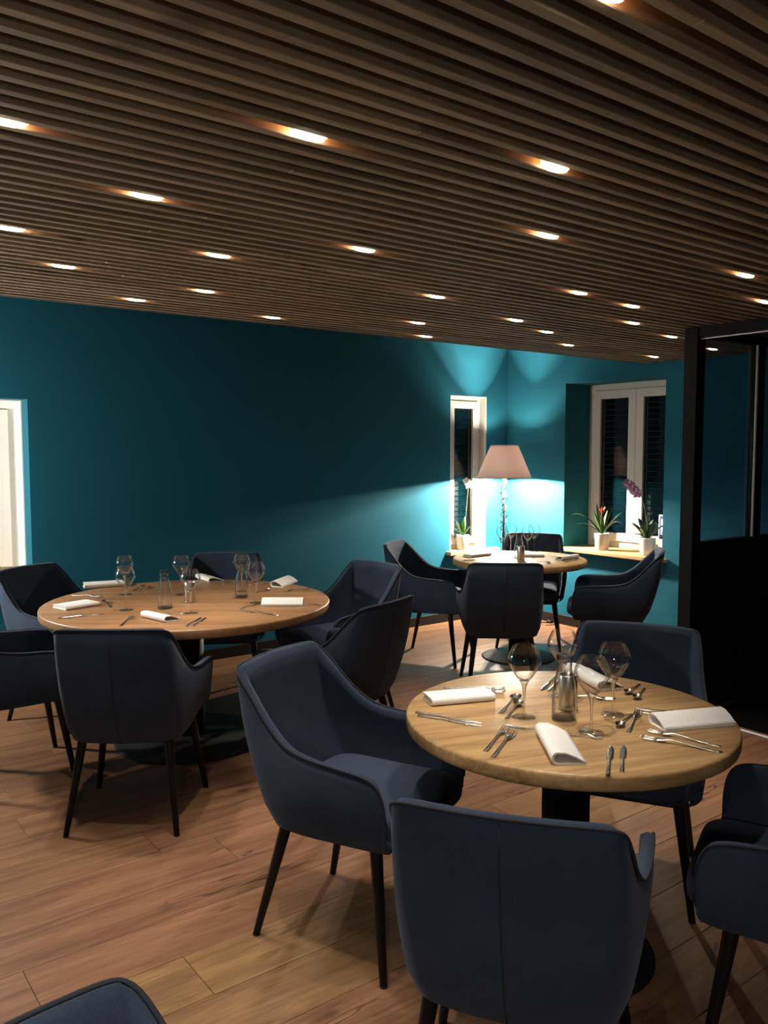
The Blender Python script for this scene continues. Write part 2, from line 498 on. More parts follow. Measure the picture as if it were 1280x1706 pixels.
# ------------------------------------------------------------------ windows
def window(name, width, z0, z1, sashes, sill, lining, depth, loc, rz, label, fw=0.055, st=0.075):
    """local x runs along the wall, local y into the wall; origin at the wall face, opening from 0 to width"""
    r = S(ob(name, None, None, loc, rz)); r['label'] = label
    yf = depth
    f = MB()
    f.box(0, fw, yf, yf + 0.07, z0, z1, 0.004); f.box(width - fw, width, yf, yf + 0.07, z0, z1, 0.004)
    f.box(fw, width - fw, yf, yf + 0.07, z1 - fw, z1, 0.004); f.box(fw, width - fw, yf, yf + 0.07, z0, z0 + fw, 0.004)
    f.build('frame', M_pvc, r)
    sw = (width - 2 * fw) / sashes
    for i in range(sashes):
        a, c = fw + i * sw + 0.002, fw + (i + 1) * sw - 0.002
        p, q = z0 + fw + 0.002, z1 - fw - 0.002
        g = MB()
        y0, y1 = yf - 0.018, yf + 0.05
        g.box(a, a + st, y0, y1, p, q, 0.006); g.box(c - st, c, y0, y1, p, q, 0.006)
        g.box(a + st, c - st, y0, y1, q - st, q, 0.006); g.box(a + st, c - st, y0, y1, p, p + st, 0.006)
        sa = g.build('sash', M_pvc, r)
        k = MB()
        u, v, w_, z_ = a + st, c - st, p + st, q - st
        k.box(u, u + 0.006, y0 + 0.02, y0 + 0.04, w_, z_); k.box(v - 0.006, v, y0 + 0.02, y0 + 0.04, w_, z_)
        k.box(u, v, y0 + 0.02, y0 + 0.04, w_, w_ + 0.006); k.box(u, v, y0 + 0.02, y0 + 0.04, z_ - 0.006, z_)
        k.build('gasket', M_gasket, sa)
        MB().box(u, v, y0 + 0.028, y0 + 0.032, w_, z_).build('pane', M_pane, sa)
        MB().box(u, v, y0 + 0.052, y0 + 0.056, w_, z_).build('pane', M_pane, sa)
    # hinge cover
    MB().box(fw - 0.012, fw + 0.004, yf - 0.026, yf - 0.018, z1 - 0.16, z1 - 0.08, 0.003).build('hinge', M_pvc, r)
    if lining:
        l0, l1 = lining
        l = MB()
        l.box(-0.0005, 0.008, l0, l1, z0, z1); l.box(width - 0.008, width + 0.0005, l0, l1, z0, z1); l.box(0.008, width - 0.008, l0, l1, z1 - 0.008, z1 + 0.0005)
        l.build('reveal_lining', M_reveal_white, r)
    if sill:
        x0, x1, proj, t = sill
        s_ = MB().box(x0, x1, -proj, -0.0005, z0 - t, z0, 0.003)
        s_.box(0.0005, width - 0.0005, -0.0005, yf + 0.01, z0 - 0.0, z0 + 0.001)
        s_.build('sill', M_sill, r)
    # roller shutter slats outside
    z = z0 - 0.02
    me = MB().box(-0.02, width + 0.02, 0, 0.012, 0.004, 0.046, 0.005).mesh('shutter_slat', M_shut)
    while z < z1 + 0.02:
        ob('shutter_slat', me, r, (0, yf + 0.16, z)); z += 0.05
    return r

window('window_1', W1[1] - W1[0], W1[2], W1[3], 2, (-0.05, W1[1] - W1[0] + 0.06, 0.06, 0.03), (0.15, 0.30), 0.30, (W1[0], YW, 0), 0,
       'white framed window cut by the left edge of the picture')
window('window_2', W2[1] - W2[0], W2[2], W2[3], 1, (-0.045, W2[1] - W2[0] + 0.125, 0.07, 0.035), (0.0, 0.085), 0.085, (W2[0], YW, 0), 0,
       'narrow white framed window behind the shaded lamp', 0.04, 0.066)
# right-wall window: local x runs towards -y
window('window_3', W3[1] - W3[0], W3[2], W3[3], 2, (0.0, W3[1] - W3[0] + 0.05, 0.06, 0.03), None, 0.337, (XW, W3[1], 0), -pi / 2,
       'two-leaf white framed window with flower pots on its sill')

# ------------------------------------------------------------------ glazed partition
pt = thing('glass_partition', 'dark framed glass partition with black lower panel at the right edge of the room', 'partition', (XP, YP, 0))
HT = 2.205
MB().box(-0.04, 0.045, -0.04, 0.04, 0, H, 0.003).build('corner_post', M_frame, pt)
# side running away from the camera's right towards the wall
MB().box(0.045, XW - XP - 0.002, -0.025, 0.025, HT, H - 0.001).build('rail', M_frame, pt)
MB().box(0.045, XW - XP - 0.002, -0.03, 0.03, 0.985, 1.02).build('rail', M_frame, pt)
MB().box(0.045, XW - XP - 0.002, -0.022, 0.022, 0.0, 0.985).build('lower_panel', M_panel, pt)
MB().box(0.645, 0.735, -0.025, 0.025, 1.02, HT, 0.002).build('mullion', M_frame, pt)
MB().box(0.633, 0.645, -0.03, -0.018, 1.02, HT).build('metal_edge', M_chrome, pt)
MB().box(0.05, 0.64, -0.003, 0.003, 1.022, HT - 0.002).build('pane', M_pane_dark, pt)
MB().box(0.738, XW - XP - 0.004, -0.003, 0.003, 1.022, HT - 0.002).build('pane', M_pane_dark, pt)
# side running towards the camera, open below its top rail
MB().box(-0.03, 0.03, -2.6, -0.042, HT - 0.012, H - 0.001).build('rail', M_frame, pt)
MB().box(-0.006, 0.006, -2.6, -0.042, HT - 0.019, HT - 0.013).build('rail_edge', M_chrome, pt)
MB().box(-0.04, 0.04, -2.68, -2.6, 0, H - 0.001, 0.003).build('post', M_frame, pt)
tr = S(MB().box(XP - 0.02, XP + 0.005, YP - 2.6, YP - 0.045, 0.0005, 0.006, 0.001).build('trim_1', M_chrome))
tr['label'] = 'thin metal threshold strip between the oak floor and the dark carpet'
tag(MB().box(XP + 0.05, XW - 0.022, YP - 2.58, YP - 0.045, 0.0005, 0.009, 0.002).build('carpet', M_mat),
    'black carpet lying behind the glass partition', 'carpet')
S(MB().box(XP + 0.05, XW - 0.001, YP - 2.75, YP - 2.7, 0, H - 0.001).build('wall_lobby', M_dark_wall))
S(MB().box(XW - 0.02, XW - 0.001, YP - 2.7, YP - 0.05, 0.012, H - 0.001).build('wall_lobby_right', M_dark_wall))

# ------------------------------------------------------------------ recessed spotlights
def gap_y(y):
    k = round((YE - SW - (PITCH - SW) / 2 - y) / PITCH)
    return YE - SW - (PITCH - SW) / 2 - k * PITCH

def lens_mesh():
    a, bb = 0.044, 0.0175
    n = 20
    ring = lambda z, s: [(a * s * cos(2 * pi * k / n), bb * s * sin(2 * pi * k / n), z) for k in range(n)]
    m = MB()
    m.grid([ring(0.006, 1.0), ring(0.0, 0.98), ring(-0.002, 0.85), ring(-0.0032, 0.55)], True, True)
    m.add(ring(-0.0032, 0.55), [tuple(range(n - 1, -1, -1))], True)
    return m.mesh('lens', M_bulb)
def collar_mesh():
    a, bb, n = 0.050, 0.0185, 20
    ring = lambda z, s: [(a * s * cos(2 * pi * k / n), bb * s * sin(2 * pi * k / n), z) for k in range(n)]
    m = MB().grid([ring(0.052, 1.0), ring(0.006, 1.0)], True, True)
    m.add(ring(0.052, 1.0), [tuple(range(n))]); m.add(ring(0.006, 1.0), [tuple(range(n - 1, -1, -1))])
    return m.mesh('collar', M_bulb_side)
LENS, COLLAR = lens_mesh(), collar_mesh()
spot_d = bpy.data.lights.new('spot', 'SPOT')
spot_d.energy = SPOT_W
spot_d.color = WARM
spot_d.spot_size = radians(58)
spot_d.spot_blend = 0.9
spot_d.shadow_soft_size = 0.022
def spotlight(x, y, label, group=None):
    t = thing('ceiling_spotlight', label, 'ceiling light', (x, gap_y(y), H), 0, group)
    ob('collar', COLLAR, t); ob('lens', LENS, t)
    ob('lamp_beam', spot_d, t, (0, 0, -0.006))
    return t
SPOTS = [
 (0.452, 1.934, 'spotlight cut by the left picture edge, uppermost there in the slatted ceiling'),
 (1.016, 1.617, 'large bright spotlight between slats, highest fully shown one left of centre'),
 (1.618, 1.438, 'large bright spotlight between slats, highest fully shown one right of centre'),
 (0.892, 2.295, 'long bright spotlight, below and between the two highest on the left'),
 (0.666, 2.867, 'spotlight cut by the left picture edge, the lower of the two there'),
 (1.727, 2.434, 'bright spotlight near the middle of the slatted ceiling, under no other close by'),
 (2.100, 1.886, 'bright spotlight straight below the highest one right of centre'),
 (1.359, 2.814, 'spotlight over the large table, upper one of the stacked pair left of centre'),
 (0.962, 3.298, 'spotlight over the large table, leftmost one shown whole'),
 (1.604, 3.403, 'spotlight over the large table, lower one of the stacked pair left of centre'),
 (1.437, 3.836, 'spotlight at the ceiling edge above the left part of the teal wall'),
 (2.198, 3.870, 'spotlight at the ceiling edge above the middle of the teal wall'),
 (2.508, 2.933, 'spotlight above and left of the lamp, topmost of three in that cluster'),
 (2.928, 3.576, 'spotlight above and left of the lamp, middle of three in that cluster'),
 (3.308, 3.946, 'spotlight at the ceiling edge above and left of the narrow window'),
 (3.295, 3.167, 'first of three spotlights descending to the right above the lamp corner'),
 (3.758, 3.382, 'second of three spotlights descending to the right above the lamp corner'),
 (4.326, 3.682, 'last of three spotlights descending to the right, above the corner of walls'),
 (2.960, 2.465, 'spotlight left of the two stacked ones above the right window'),
 (3.434, 2.509, 'upper one of two stacked spotlights above the right window'),
 (3.881, 2.829, 'lower one of two stacked spotlights above the right window'),
 (3.206, 1.791, 'upper one of two spotlights at the right picture edge'),
 (3.835, 2.084, 'lower one of two spotlights at the right picture edge'),
 (4.530, 3.058, 'spotlight just left of the dark post of the glass partition'),
 (5.362, 3.774, 'spotlight lowest in the ceiling, right above the two-leaf window'),
 (5.300, 3.240, 'spotlight seen through the glass of the partition'),
 (1.070, 0.879, 'spotlight cut by the top picture edge, only its rim showing'),
]
for x, y, l in SPOTS: spotlight(x, y, l)
for x, y in ((-0.1, 1.5), (0.35, 0.85), (-0.5, 2.6), (-0.6, 0.4), (-0.3, 3.5), (-1.2, 1.4)):
    spotlight(x, y, 'recessed ceiling spotlight outside the picture', 'spotlights outside the picture')

# ------------------------------------------------------------------ chair
def catmull(pts, sub):
    out = []
    P = [Vector(p) for p in pts]
    for i in range(len(P) - 1):
        p0, p1, p2, p3 = P[max(i - 1, 0)], P[i], P[i + 1], P[min(i + 2, len(P) - 1)]
        for k in range(sub):
            t = k / sub
            out.append(0.5 * ((2 * p1) + (p2 - p0) * t + (2 * p0 - 5 * p1 + 4 * p2 - p3) * t * t + (3 * p1 - p0 - 3 * p2 + p3) * t ** 3))
    out.append(P[-1])
    return out

TOPC = [(.266, .262, .45), (.274, .262, .525), (.281, .250, .585), (.285, .215, .618), (.284, .12, .629), (.276, .01, .634), (.264, -.09, .652),
        (.250, -.17, .706), (.240, -.235, .774), (.230, -.290, .829), (.216, -.318, .851), (.185, -.330, .858), (.10, -.343, .860), (0, -.350, .861)]
BOTC = [(.236, .250, .392), (.237, .246, .392), (.239, .236, .390), (.241, .200, .388), (.243, .120, .386), (.243, .03, .384), (.242, -.05, .382),
        (.236, -.11, .381), (.226, -.155, .380), (.208, -.188, .380), (.182, -.210, .380), (.150, -.222, .380), (.08, -.234, .380), (0, -.239, .380)]
def chair_parts():
    t_, b_ = catmull(TOPC, 3), catmull(BOTC, 3)
    mir = lambda L: [Vector((-p.x, p.y, p.z)) for p in L]
    top = t_ + mir(t_[-2::-1]); bot = b_ + mir(b_[-2::-1])
    m, n = len(top), 9
    outer = []
    for j in range(n):
        t = j / (n - 1)
        row = []
        for i in range(m):
            p = bot[i].lerp(top[i], t)
            c = Vector((p.x, min(p.y, 0) if abs(p.x) < 0.2 else p.y * 0.0, 0))
            bl = 0.022 * 4 * t * (1 - t) * (0.6 + 0.4 * (1 - abs(i - m // 2) / (m // 2)))
            d = Vector((p.x, p.y - 0.25, 0)); d.normalize()
            p = p + d * bl
            if j == 0: p = p - d * 0.014 + Vector((0, 0, -0.004))
            row.append(p)
        outer.append(row)
    th = 0.030
    def nrm(j, i):
        a = outer[j][min(i + 1, m - 1)] - outer[j][max(i - 1, 0)]
        c = outer[min(j + 1, n - 1)][i] - outer[max(j - 1, 0)][i]
        v = a.cross(c)
        v.normalize()
        mid = Vector((0, 0.12, outer[j][i].z))
        if v.dot(mid - outer[j][i]) < 0: v = -v
        return v
    inner = [[outer[j][i] + nrm(max(j, 1), min(max(i, 3), m - 4)) * (th if j else th * 0.8) for i in range(m)] for j in range(n)]
    rim = [(outer[-1][i] + inner[-1][i]) / 2 + (top[i] - bot[i]).normalized() * 0.008 for i in range(m)]
    s = MB()
    s.grid(outer + [rim] + inner[::-1])
    for i in (0, m - 1):   # close the two arm fronts, softly rounded
        col = [r[i] for r in outer] + [rim[i]] + [r[i] for r in inner[::-1]]
        cen = sum(col, Vector()) / len(col) + Vector((0, 0.012, 0))
        s.add(col + [cen], [(k, k + 1, len(col)) if i else (k + 1, k, len(col)) for k in range(len(col) - 1)], True)
    shell = s.mesh('shell', M_fab)
    pipe = MB().tube([outer[-1][i] + Vector((0, 0, 0.004)) for i in range(m)], 0.0042, 6)
    pipe = pipe.mesh('piping', M_pipe)
    mid = m // 2
    seam = MB().tube([outer[j][mid] + Vector((0, -0.0005, 0)) for j in range(n)], 0.0022, 5).mesh('seam', M_pipe)
    # base panel closing the shell below
    bp = MB()
    ring = [p * 1 for p in outer[0]]
    bp.add([(p.x * 0.98, p.y * 0.98, 0.384) for p in ring] + [(p.x * 0.98, p.y * 0.98, 0.40) for p in ring],
           [tuple(range(m)), tuple(range(2 * m - 1, m - 1, -1))] + [(k, (k + 1) % m, m + (k + 1) % m, m + k) for k in range(m)])
    base = bp.mesh('seat_base', M_pipe)
    # cushion: rounded box
    cu = MB()
    def se(v, e): return math.copysign(abs(v) ** e, v)
    rows = []
    nu, nv = 40, 16
    for j in range(nv + 1):
        ph = -pi / 2 + pi * j / nv
        row = []
        for k in range(nu):
            th_ = 2 * pi * k / nu
            x = 0.206 * se(cos(ph), 0.28) * se(cos(th_), 0.30)
            y = 0.250 * se(cos(ph), 0.28) * se(sin(th_), 0.30)
            z = 0.047 * se(sin(ph), 0.55)
            crown = 0.012 * (1 - (x / 0.21) ** 2) * (1 - (y / 0.26) ** 2) if z > 0 else 0
            x *= 1 + 0.10 * max(0, y / 0.25)
            row.append((x, y + 0.055, 0.447 + z + crown))
        rows.append(row)
    cu.grid(rows, True, True)
    cushion = cu.mesh('seat_cushion', M_fab)
    frame = MB()
    for sy, hw in ((0.185, 0.20), (-0.15, 0.185)):
        frame.box(-hw, hw, sy - 0.015, sy + 0.015, 0.358, 0.383)
    frame = frame.mesh('seat_frame', M_leg)
    legs = []
    for (tx, ty), (fx, fy) in (((.19, .185), (.246, .243)), ((-.19, .185), (-.246, .243)), ((.175, -.150), (.223, -.243)), ((-.175, -.150), (-.223, -.243))):
        legs.append((MB().tube([(tx, ty, 0.383), (tx * .97 + fx * .03, ty * .97 + fy * .03, 0.37), (fx, fy, 0.004)], [0.0195, 0.0195, 0.0115], 14).mesh('leg', M_leg),
                     MB().tube([(fx, fy, 0.0), (fx, fy, 0.005)], 0.0118, 12).mesh('foot_pad', M_leg_pad)))
    return shell, pipe, seam, base, cushion, frame, legs
SHELL, PIPE, SEAM, CBASE, CUSH, CFRAME, CLEGS = chair_parts()
chair0 = thing('armchair', '', 'chair', (0, 0, 0))
sh = ob('shell', SHELL, chair0); ob('piping', PIPE, sh); ob('seam', SEAM, sh)
ob('seat_base', CBASE, chair0); ob('seat_cushion', CUSH, chair0); ob('seat_frame', CFRAME, chair0)
for a, c in CLEGS:
    l = ob('leg', a, chair0); ob('foot_pad', c, l)
CHAIRS = [
 (1.512, 2.150, -67, 'charcoal blue armchair seen from the side, left of the small round table in front', 'near'),
 (1.360, 1.269, 35.4, 'charcoal blue armchair with its seamed back turned to us, in front of the nearest table', 'near'),
 (2.480, 1.815, -150, 'charcoal armchair facing us on the far side of the nearest round table', 'near'),
 (2.120, 0.955, 114, 'charcoal armchair cut by the right picture edge beside the nearest table', 'near'),
 (0.222, 0.672, -76, 'charcoal armchair of which only the back top shows at the bottom left corner', 'front'),
 (1.245, 3.416, 54, 'dark armchair with its back to us in front of the large table', 'large'),
 (0.915, 4.205, -5, 'dark armchair cut by the left picture edge, its arm pointing at the large table', 'large'),
 (1.400, 4.930, -62, 'dark armchair behind the left end of the large table, below the left window', 'large'),
 (2.340, 4.814, -120, 'dark armchair against the teal wall on the far side of the large table', 'large'),
 (2.720, 4.060, -174, 'dark armchair facing the right end of the large table', 'large'),
 (2.175, 3.285, 109, 'dark armchair right of the large table, partly hidden behind the blue side-on armchair', 'large'),
 (4.005, 4.685, -58, 'dark armchair in profile on the left of the table under the lamp', 'corner'),
 (3.850, 3.825, 50, 'black looking armchair with its back to us before the table under the lamp', 'corner'),
 (4.930, 4.560, -141, 'dark armchair behind the table under the lamp, half hidden by the wine glasses', 'corner'),
 (4.800, 3.670, 128, 'dark armchair in profile below the two-leaf window', 'corner'),
]
GR = {'near': 'armchairs round the nearest table', 'front': 'armchairs at the bottom edge', 'large': 'armchairs round the large table', 'corner': 'armchairs round the table under the lamp'}
for i, (x, y, h, l, g) in enumerate(CHAIRS):
    again(chair0, i == 0, l, (x, y, 0), radians(h - 90), GR[g])

# ------------------------------------------------------------------ tables
def table(c, R, base_r, label, rot, m=None):
    t = thing('round_table', label, 'table', (c[0], c[1], 0), rot, 'round oak tables')
    tk = 0.045
    MB().lathe([(0, .75 - tk), (R - .008, .75 - tk), (R - .002, .75 - tk + .004), (R, .75 - tk + .012), (R, .742), (R - .002, .747), (R - .007, .75), (R * .5, .75), (0, .75)], 96).build('tabletop', m or M_top, t)
    MB().lathe([(0, .016), (.073, .016), (.073, .69), (0, .69)], 32).build('pedestal', M_ped, t)
    MB().lathe([(0, .689), (.17, .689), (.17, .7045), (0, .7045)], 32).build('mounting_plate', M_ped, t)
    MB().lathe([(0, .0), (base_r, .0), (base_r, .006), (base_r - .012, .011), (.10, .022), (.074, .03), (0, .03)], 64).build('base_plate', M_ped, t)
    return t
TN, TL, TB = (1.946, 1.644), (1.813, 4.14), (4.531, 4.311)
table(TN, .494, .275, 'small round oak table laid for four, nearest to us on the right', radians(-20))
table(TL, .753, .40, 'large round oak table before the teal wall on the left', radians(-35), M_top2)
table(TB, .497, .275, 'small round oak table in the corner under the shaded lamp', radians(70))

ZT = 0.7503
# ------------------------------------------------------------------ cutlery
def prep_cutlery():
    out = {}
    # all lie along +x, tip at x = 0, 0.215 long, z up from 0
    def strip(pts, z=0.0, t=0.0024):
        """pts: (x, half width, height above table of the underside)"""
        m = MB()
        rows = []
        for x, w, h in pts:
            rows.append([(x, -w, z + h), (x, -w * .6, z + h + t), (x, w * .6, z + h + t), (x, w, z + h), (x, w * .6, z + h - 0.0004 + .0004), (x, -w * .6, z + h)])
        m.grid(rows, True, True)
        m.add(rows[0], [tuple(range(5, -1, -1))]); m.add(rows[-1], [tuple(range(6))])
        return m
    def root(name, cat):
        return thing(name, '', cat, (0, 0, 0))
    k = root('knife', 'knife')
    strip([(-.215, .004, 0), (-.213, .0065, 0), (-.19, .0068, 0), (-.13, .0048, .0005), (-.108, .0045, .0006)], t=.0055).build('handle', M_steel, k)
    strip([(-.108, .0045, .0006), (-.10, .0085, .0004), (-.05, .0100, .0003), (-.02, .0085, .0003), (-.006, .0045, .0003), (0, .0012, .0003)], t=.0018).build('blade', M_steel, k)
    f = root('fork', 'fork')
    strip([(-.215, .004, 0), (-.212, .008, 0), (-.19, .008, 0), (-.13, .0042, .004), (-.085, .003, .009), (-.07, .0045, .008), (-.060, .0105, .006), (-.045, .0125, .004)], t=.0028).build('handle', M_steel, f)
    m = MB()
    for q in (-.0105, -.0035, .0035, .0105):
        m.tube([(-.047, q, .0052), (-.03, q, .0042), (-.012, q, .005), (0, q, .0085)], [.0019, .0017, .0015, .0008], 6)
    m.build('tines', M_steel, f)
    s = root('spoon', 'spoon')
    strip([(-.215, .004, 0), (-.212, .008, 0), (-.19, .008, 0), (-.13, .0042, .004), (-.08, .003, .008), (-.058, .0045, .007)], t=.0028).build('handle', M_steel, s)
    m = MB(); rows = []
    for j in range(7):
        r = j / 6
        rows.append([(-.029 + .030 * r * cos(a), .0195 * r * sin(a) * (1 - .12 * cos(a)), .0012 + .0085 * r ** 2) for a in [2 * pi * q / 24 for q in range(24)]])
    m.grid(rows, True, True)
    rows2 = [[(x, y, z + .0014) for x, y, z in r] for r in rows]
    m.grid(rows2[::-1], True, True); m.grid([rows[-1], rows2[-1]], True, True)
    m.build('bowl', M_steel, s)
    out['knife'], out['fork'], out['spoon'] = k, f, s
    return out
CUT = prep_cutlery()
used = set()
def cutlery(kind, cx, cy, ln, deg, label, group, scale=None, tip=False, z=0.0):
    """cx, cy: middle of the visible length (or the tip), deg: direction the tip points"""
    a = radians(deg)
    if not tip: cx, cy = cx + cos(a) * ln / 2, cy + sin(a) * ln / 2
    o = again(CUT[kind], kind not in used, label, (cx, cy, ZT + z), a, group)
    used.add(kind)
    k = (scale or ln) / 0.215
    o.scale = (k, min(1.0, k * 1.05), 1)
    return o
G1 = 'cutlery on the nearest table'
for a in [
 ('knife', 1.620, 1.826, .215, -64.5, 'steel knife lying outside, below the flat folded napkin on the nearest table'),
 ('knife', 1.604, 1.803, .205, -64.5, 'steel knife lying inside its pair, below the flat folded napkin'),
 ('fork', 1.894, 2.004, .205, -42.7, 'steel fork with tines showing behind the flat folded napkin'),
 ('fork', 1.874, 1.976, .200, -45, 'steel fork lying closest behind the flat folded napkin'),
 ('spoon', 1.861, 1.806, .195, 27, 'steel spoon pointing at the left wine glass of the nearest table, upper of two'),
 ('spoon', 1.830, 1.757, .170, 29, 'steel spoon pointing at the left wine glass of the nearest table, lower of two'),
 ('fork', 1.604, 1.606, .205, 28.6, 'steel fork left of the rolled napkin in front, inner of two side by side'),
 ('fork', 1.592, 1.565, .215, 29.3, 'steel fork left of the rolled napkin in front, outer of two side by side'),
 ('knife', 1.729, 1.317, .215, 35.5, 'heavy steel knife right of the rolled napkin in front, beside a thinner one'),
 ('knife', 1.766, 1.303, .200, 35.4, 'thin steel knife right of the rolled napkin in front, nearest the table edge'),
 ('fork', 1.975, 1.270, .215, 112, 'long steel fork in front of the right rolled napkin, outer one'),
 ('fork', 2.024, 1.292, .200, 106, 'steel fork in front of the right rolled napkin, inner one crossing the other'),
 ('knife', 2.204, 1.458, .205, 123, 'dark looking steel knife behind the right rolled napkin, farther one'),
 ('knife', 2.176, 1.440, .205, 121, 'dark looking steel knife behind the right rolled napkin, nearer one'),
 ('spoon', 2.021, 1.486, .150, -159, 'small steel spoon beside the right wine glass of the nearest table, next to a fork'),
 ('fork', 2.039, 1.469, .215, 28, 'steel fork beside the right wine glass of the nearest table, next to a small spoon'),
 ('spoon', 2.316, 1.674, .150, -160, 'small steel spoon at the far table edge before the facing armchair, farther one'),
 ('spoon', 2.288, 1.626, .150, -155, 'small steel spoon at the far table edge before the facing armchair, nearer one'),
 ('knife', 2.150, 1.898, .200, -154, 'steel knife behind the carafe of the nearest table, left one'),
 ('knife', 2.156, 1.874, .190, -153, 'steel knife behind the carafe of the nearest table, right one'),
]: cutlery(*a, G1)
cutlery('fork', 2.168, 1.632, .20, -53, 'steel fork with its head between the two right wine glasses, before the far napkin', G1, tip=True)
cutlery('fork', 1.842, 1.425, .12, -60, 'steel fork head sticking out right from under the front napkin', G1, tip=True)
cutlery('spoon', 1.755, 1.510, .17, -75, 'steel handle end sticking out behind the front napkin towards the left wine glass', G1, tip=True)

G2 = 'cutlery on the large table'
for a in [
 ('knife', 1.221, 4.060, .215, -5.4, 'steel knife below the square napkin at the left end of the large table'),
 ('fork', 1.412, 4.614, .205, -58, 'shiny steel fork between the two napkins at the left end of the large table'),
 ('spoon', 1.424, 4.290, .190, 82, 'steel spoon right of the square napkin at the left end of the large table'),
 ('fork', 1.353, 3.807, .215, 54.6, 'steel fork at the front edge of the large table above the back-turned armchair'),
 ('knife', 1.600, 3.603, .215, 47, 'steel knife right of the small folded napkin at the front of the large table'),
 ('knife', 1.625, 3.590, .200, 49, 'thin steel knife at the front edge of the large table, beside a thicker one'),
 ('fork', 1.952, 3.598, .215, 114, 'steel fork below the long rolled napkin of the large table'),
 ('knife', 2.010, 3.802, .20, 27, 'dark steel knife left of the long rolled napkin of the large table'),
 ('knife', 2.290, 3.640, .10, 105, 'knife end sticking out right of the long rolled napkin of the large table'),
 ('fork', 2.450, 4.078, .170, 175, 'shiny steel fork before the slanting rolled napkin at the right end of the large table'),
 ('knife', 2.400, 4.395, .190, -2.5, 'dark steel knife left behind the slanting rolled napkin of the large table'),
 ('spoon', 2.270, 4.160, .120, 17, 'small steel spoon in front of the slanting rolled napkin of the large table'),
 ('knife', 2.286, 4.576, .150, 18, 'steel knife beside the far napkin of the large table'),
 ('spoon', 1.740, 4.682, .150, 45, 'steel spoon right of the flat napkin at the far left of the large table'),
 ('fork', 1.760, 4.640, .150, 47, 'steel fork right of the flat napkin at the far left of the large table'),
 ('fork', 1.608, 3.835, .110, -61, 'small steel fork behind the small folded napkin at the front of the large table'),
]: cutlery(*a, G2)
G3 = 'cutlery on the table under the lamp'
for a in [
 ('knife', 4.190, 4.430, .200, -19, 'steel knife by the left napkin of the table under the lamp'),
 ('fork', 4.420, 4.440, .200, -30, 'steel fork in the glare left of the carafe under the lamp'),
 ('spoon', 4.500, 4.040, .150, -100, 'steel spoon right of the steel cylinder on the table under the lamp'),
 ('fork', 4.720, 3.975, .200, 10, 'steel fork before the right napkin of the table under the lamp'),
 ('knife', 4.840, 4.180, .180, 60, 'steel knife behind the right napkin of the table under the lamp'),
]: cutlery(*a, G3)

# ------------------------------------------------------------------ napkins
def ribbon(path, x0, x1, t=0.0016):
    """cloth strip: cross-section path in (y, z) thickened and run along x"""
    P = [Vector((0, y, z)) for y, z in path]
    left, right = [], []
    for i, p in enumerate(P):
        d = (P[min(i + 1, len(P) - 1)] - P[max(i - 1, 0)]).normalized()
        nn = Vector((0, -d.z, d.y))
        left.append(p + nn * t); right.append(p - nn * t)
    loop = left + right[::-1]
    xs = [x0 + (x1 - x0) * k / 6 for k in range(7)]
    m = MB()
    rows = [[(x, p.y, p.z) for p in loop] for x in xs]
    m.grid(rows, True, True)
    n = len(left)
    for r, flip in ((rows[0], False), (rows[-1], True)):
        q = [(k, k + 1, 2 * n - 2 - k, 2 * n - 1 - k) for k in range(n - 1)]
        m.add(r, [f[::-1] if not flip else f for f in q])
    return m
def loop_path(w, h, taper=0.0, n=12):
    """flat bottom, rounded fold at -w/2, upper layer sinking to the open side"""
    p = [(w / 2, .002), (0, .002), (-w / 2 + h / 2, .002)]
    for k in range(1, n):
        a = -pi / 2 - pi * k / n
        p.append((-w / 2 + h / 2 + h / 2 * cos(a), .002 + h / 2 + h / 2 * sin(a)))
    p += [(-w / 2 + h / 2, .002 + h), (-w * .1, .002 + h * .96), (w * .2, .002 + h * .62), (w * .38, .002 + h * .3), (w / 2, .0075)]
    return p
def napkin_rolled(name_label, loc, deg, ln, w, h, group):
    m = ribbon(loop_path(w, h), -ln / 2, ln / 2, 0.0016)
    m2 = ribbon(loop_path(w * .93, h * .86), -ln / 2 + .004, ln / 2 - .003, 0.0013)
    t = thing('napkin', name_label, 'napkin', (*loc, ZT), radians(deg), group)
    m.build('outer_fold', M_nap, t); m2.build('inner_fold', M_nap, t, (0, .001, .0022))
    return t
def napkin_flat(name_label, loc, deg, ln, w, h, group):
    t = thing('napkin', name_label, 'napkin', (*loc, ZT), radians(deg), group)
    def path(w_, h_):
        r = h_ / 2
        p = [(w_ / 2, .0018), (-w_ / 2 + r, .0018)]
        for k in range(1, 8):
            a = -pi / 2 - pi * k / 8
            p.append((-w_ / 2 + r + r * cos(a), .0018 + r + r * sin(a)))
        return p + [(-w_ / 2 + r, .0018 + h_), (0, .0018 + h_ * 1.04), (w_ / 2, .0018 + h_ * .9)]
    ribbon(path(w, h), -ln / 2, ln / 2).build('outer_fold', M_nap, t)
    ribbon(path(w * .96, h * .62), -ln / 2 + .003, ln / 2 - .003).build('inner_fold', M_nap, t, (0, 0.002, .0026))
    MB().box(-ln / 2 + .004, ln / 2 - .004, -w / 2 + .012, w / 2 - .003, .006, h * .55, .001).build('folded_core', M_nap, t)
    return t
NP = 'folded napkins'
napkin_flat('thick flat folded white napkin on the left of the nearest table', (1.772, 1.945), -21 , .215, .095, .020, NP)
napkin_rolled('white napkin with an open loop fold, at the front of the nearest table', (1.690, 1.452), -127, .235, .088, .030, NP)
napkin_rolled('white rolled napkin at the right end of the nearest table', (2.157, 1.352), 157.5, .235, .085, .032, NP)
napkin_rolled('white napkin behind the wine glasses on the far side of the nearest table', (2.300, 1.830), -113, .25, .10, .030, NP)
napkin_flat('small square folded napkin at the left end of the large table', (1.280, 4.340), 14, .19, .13, .014, NP)
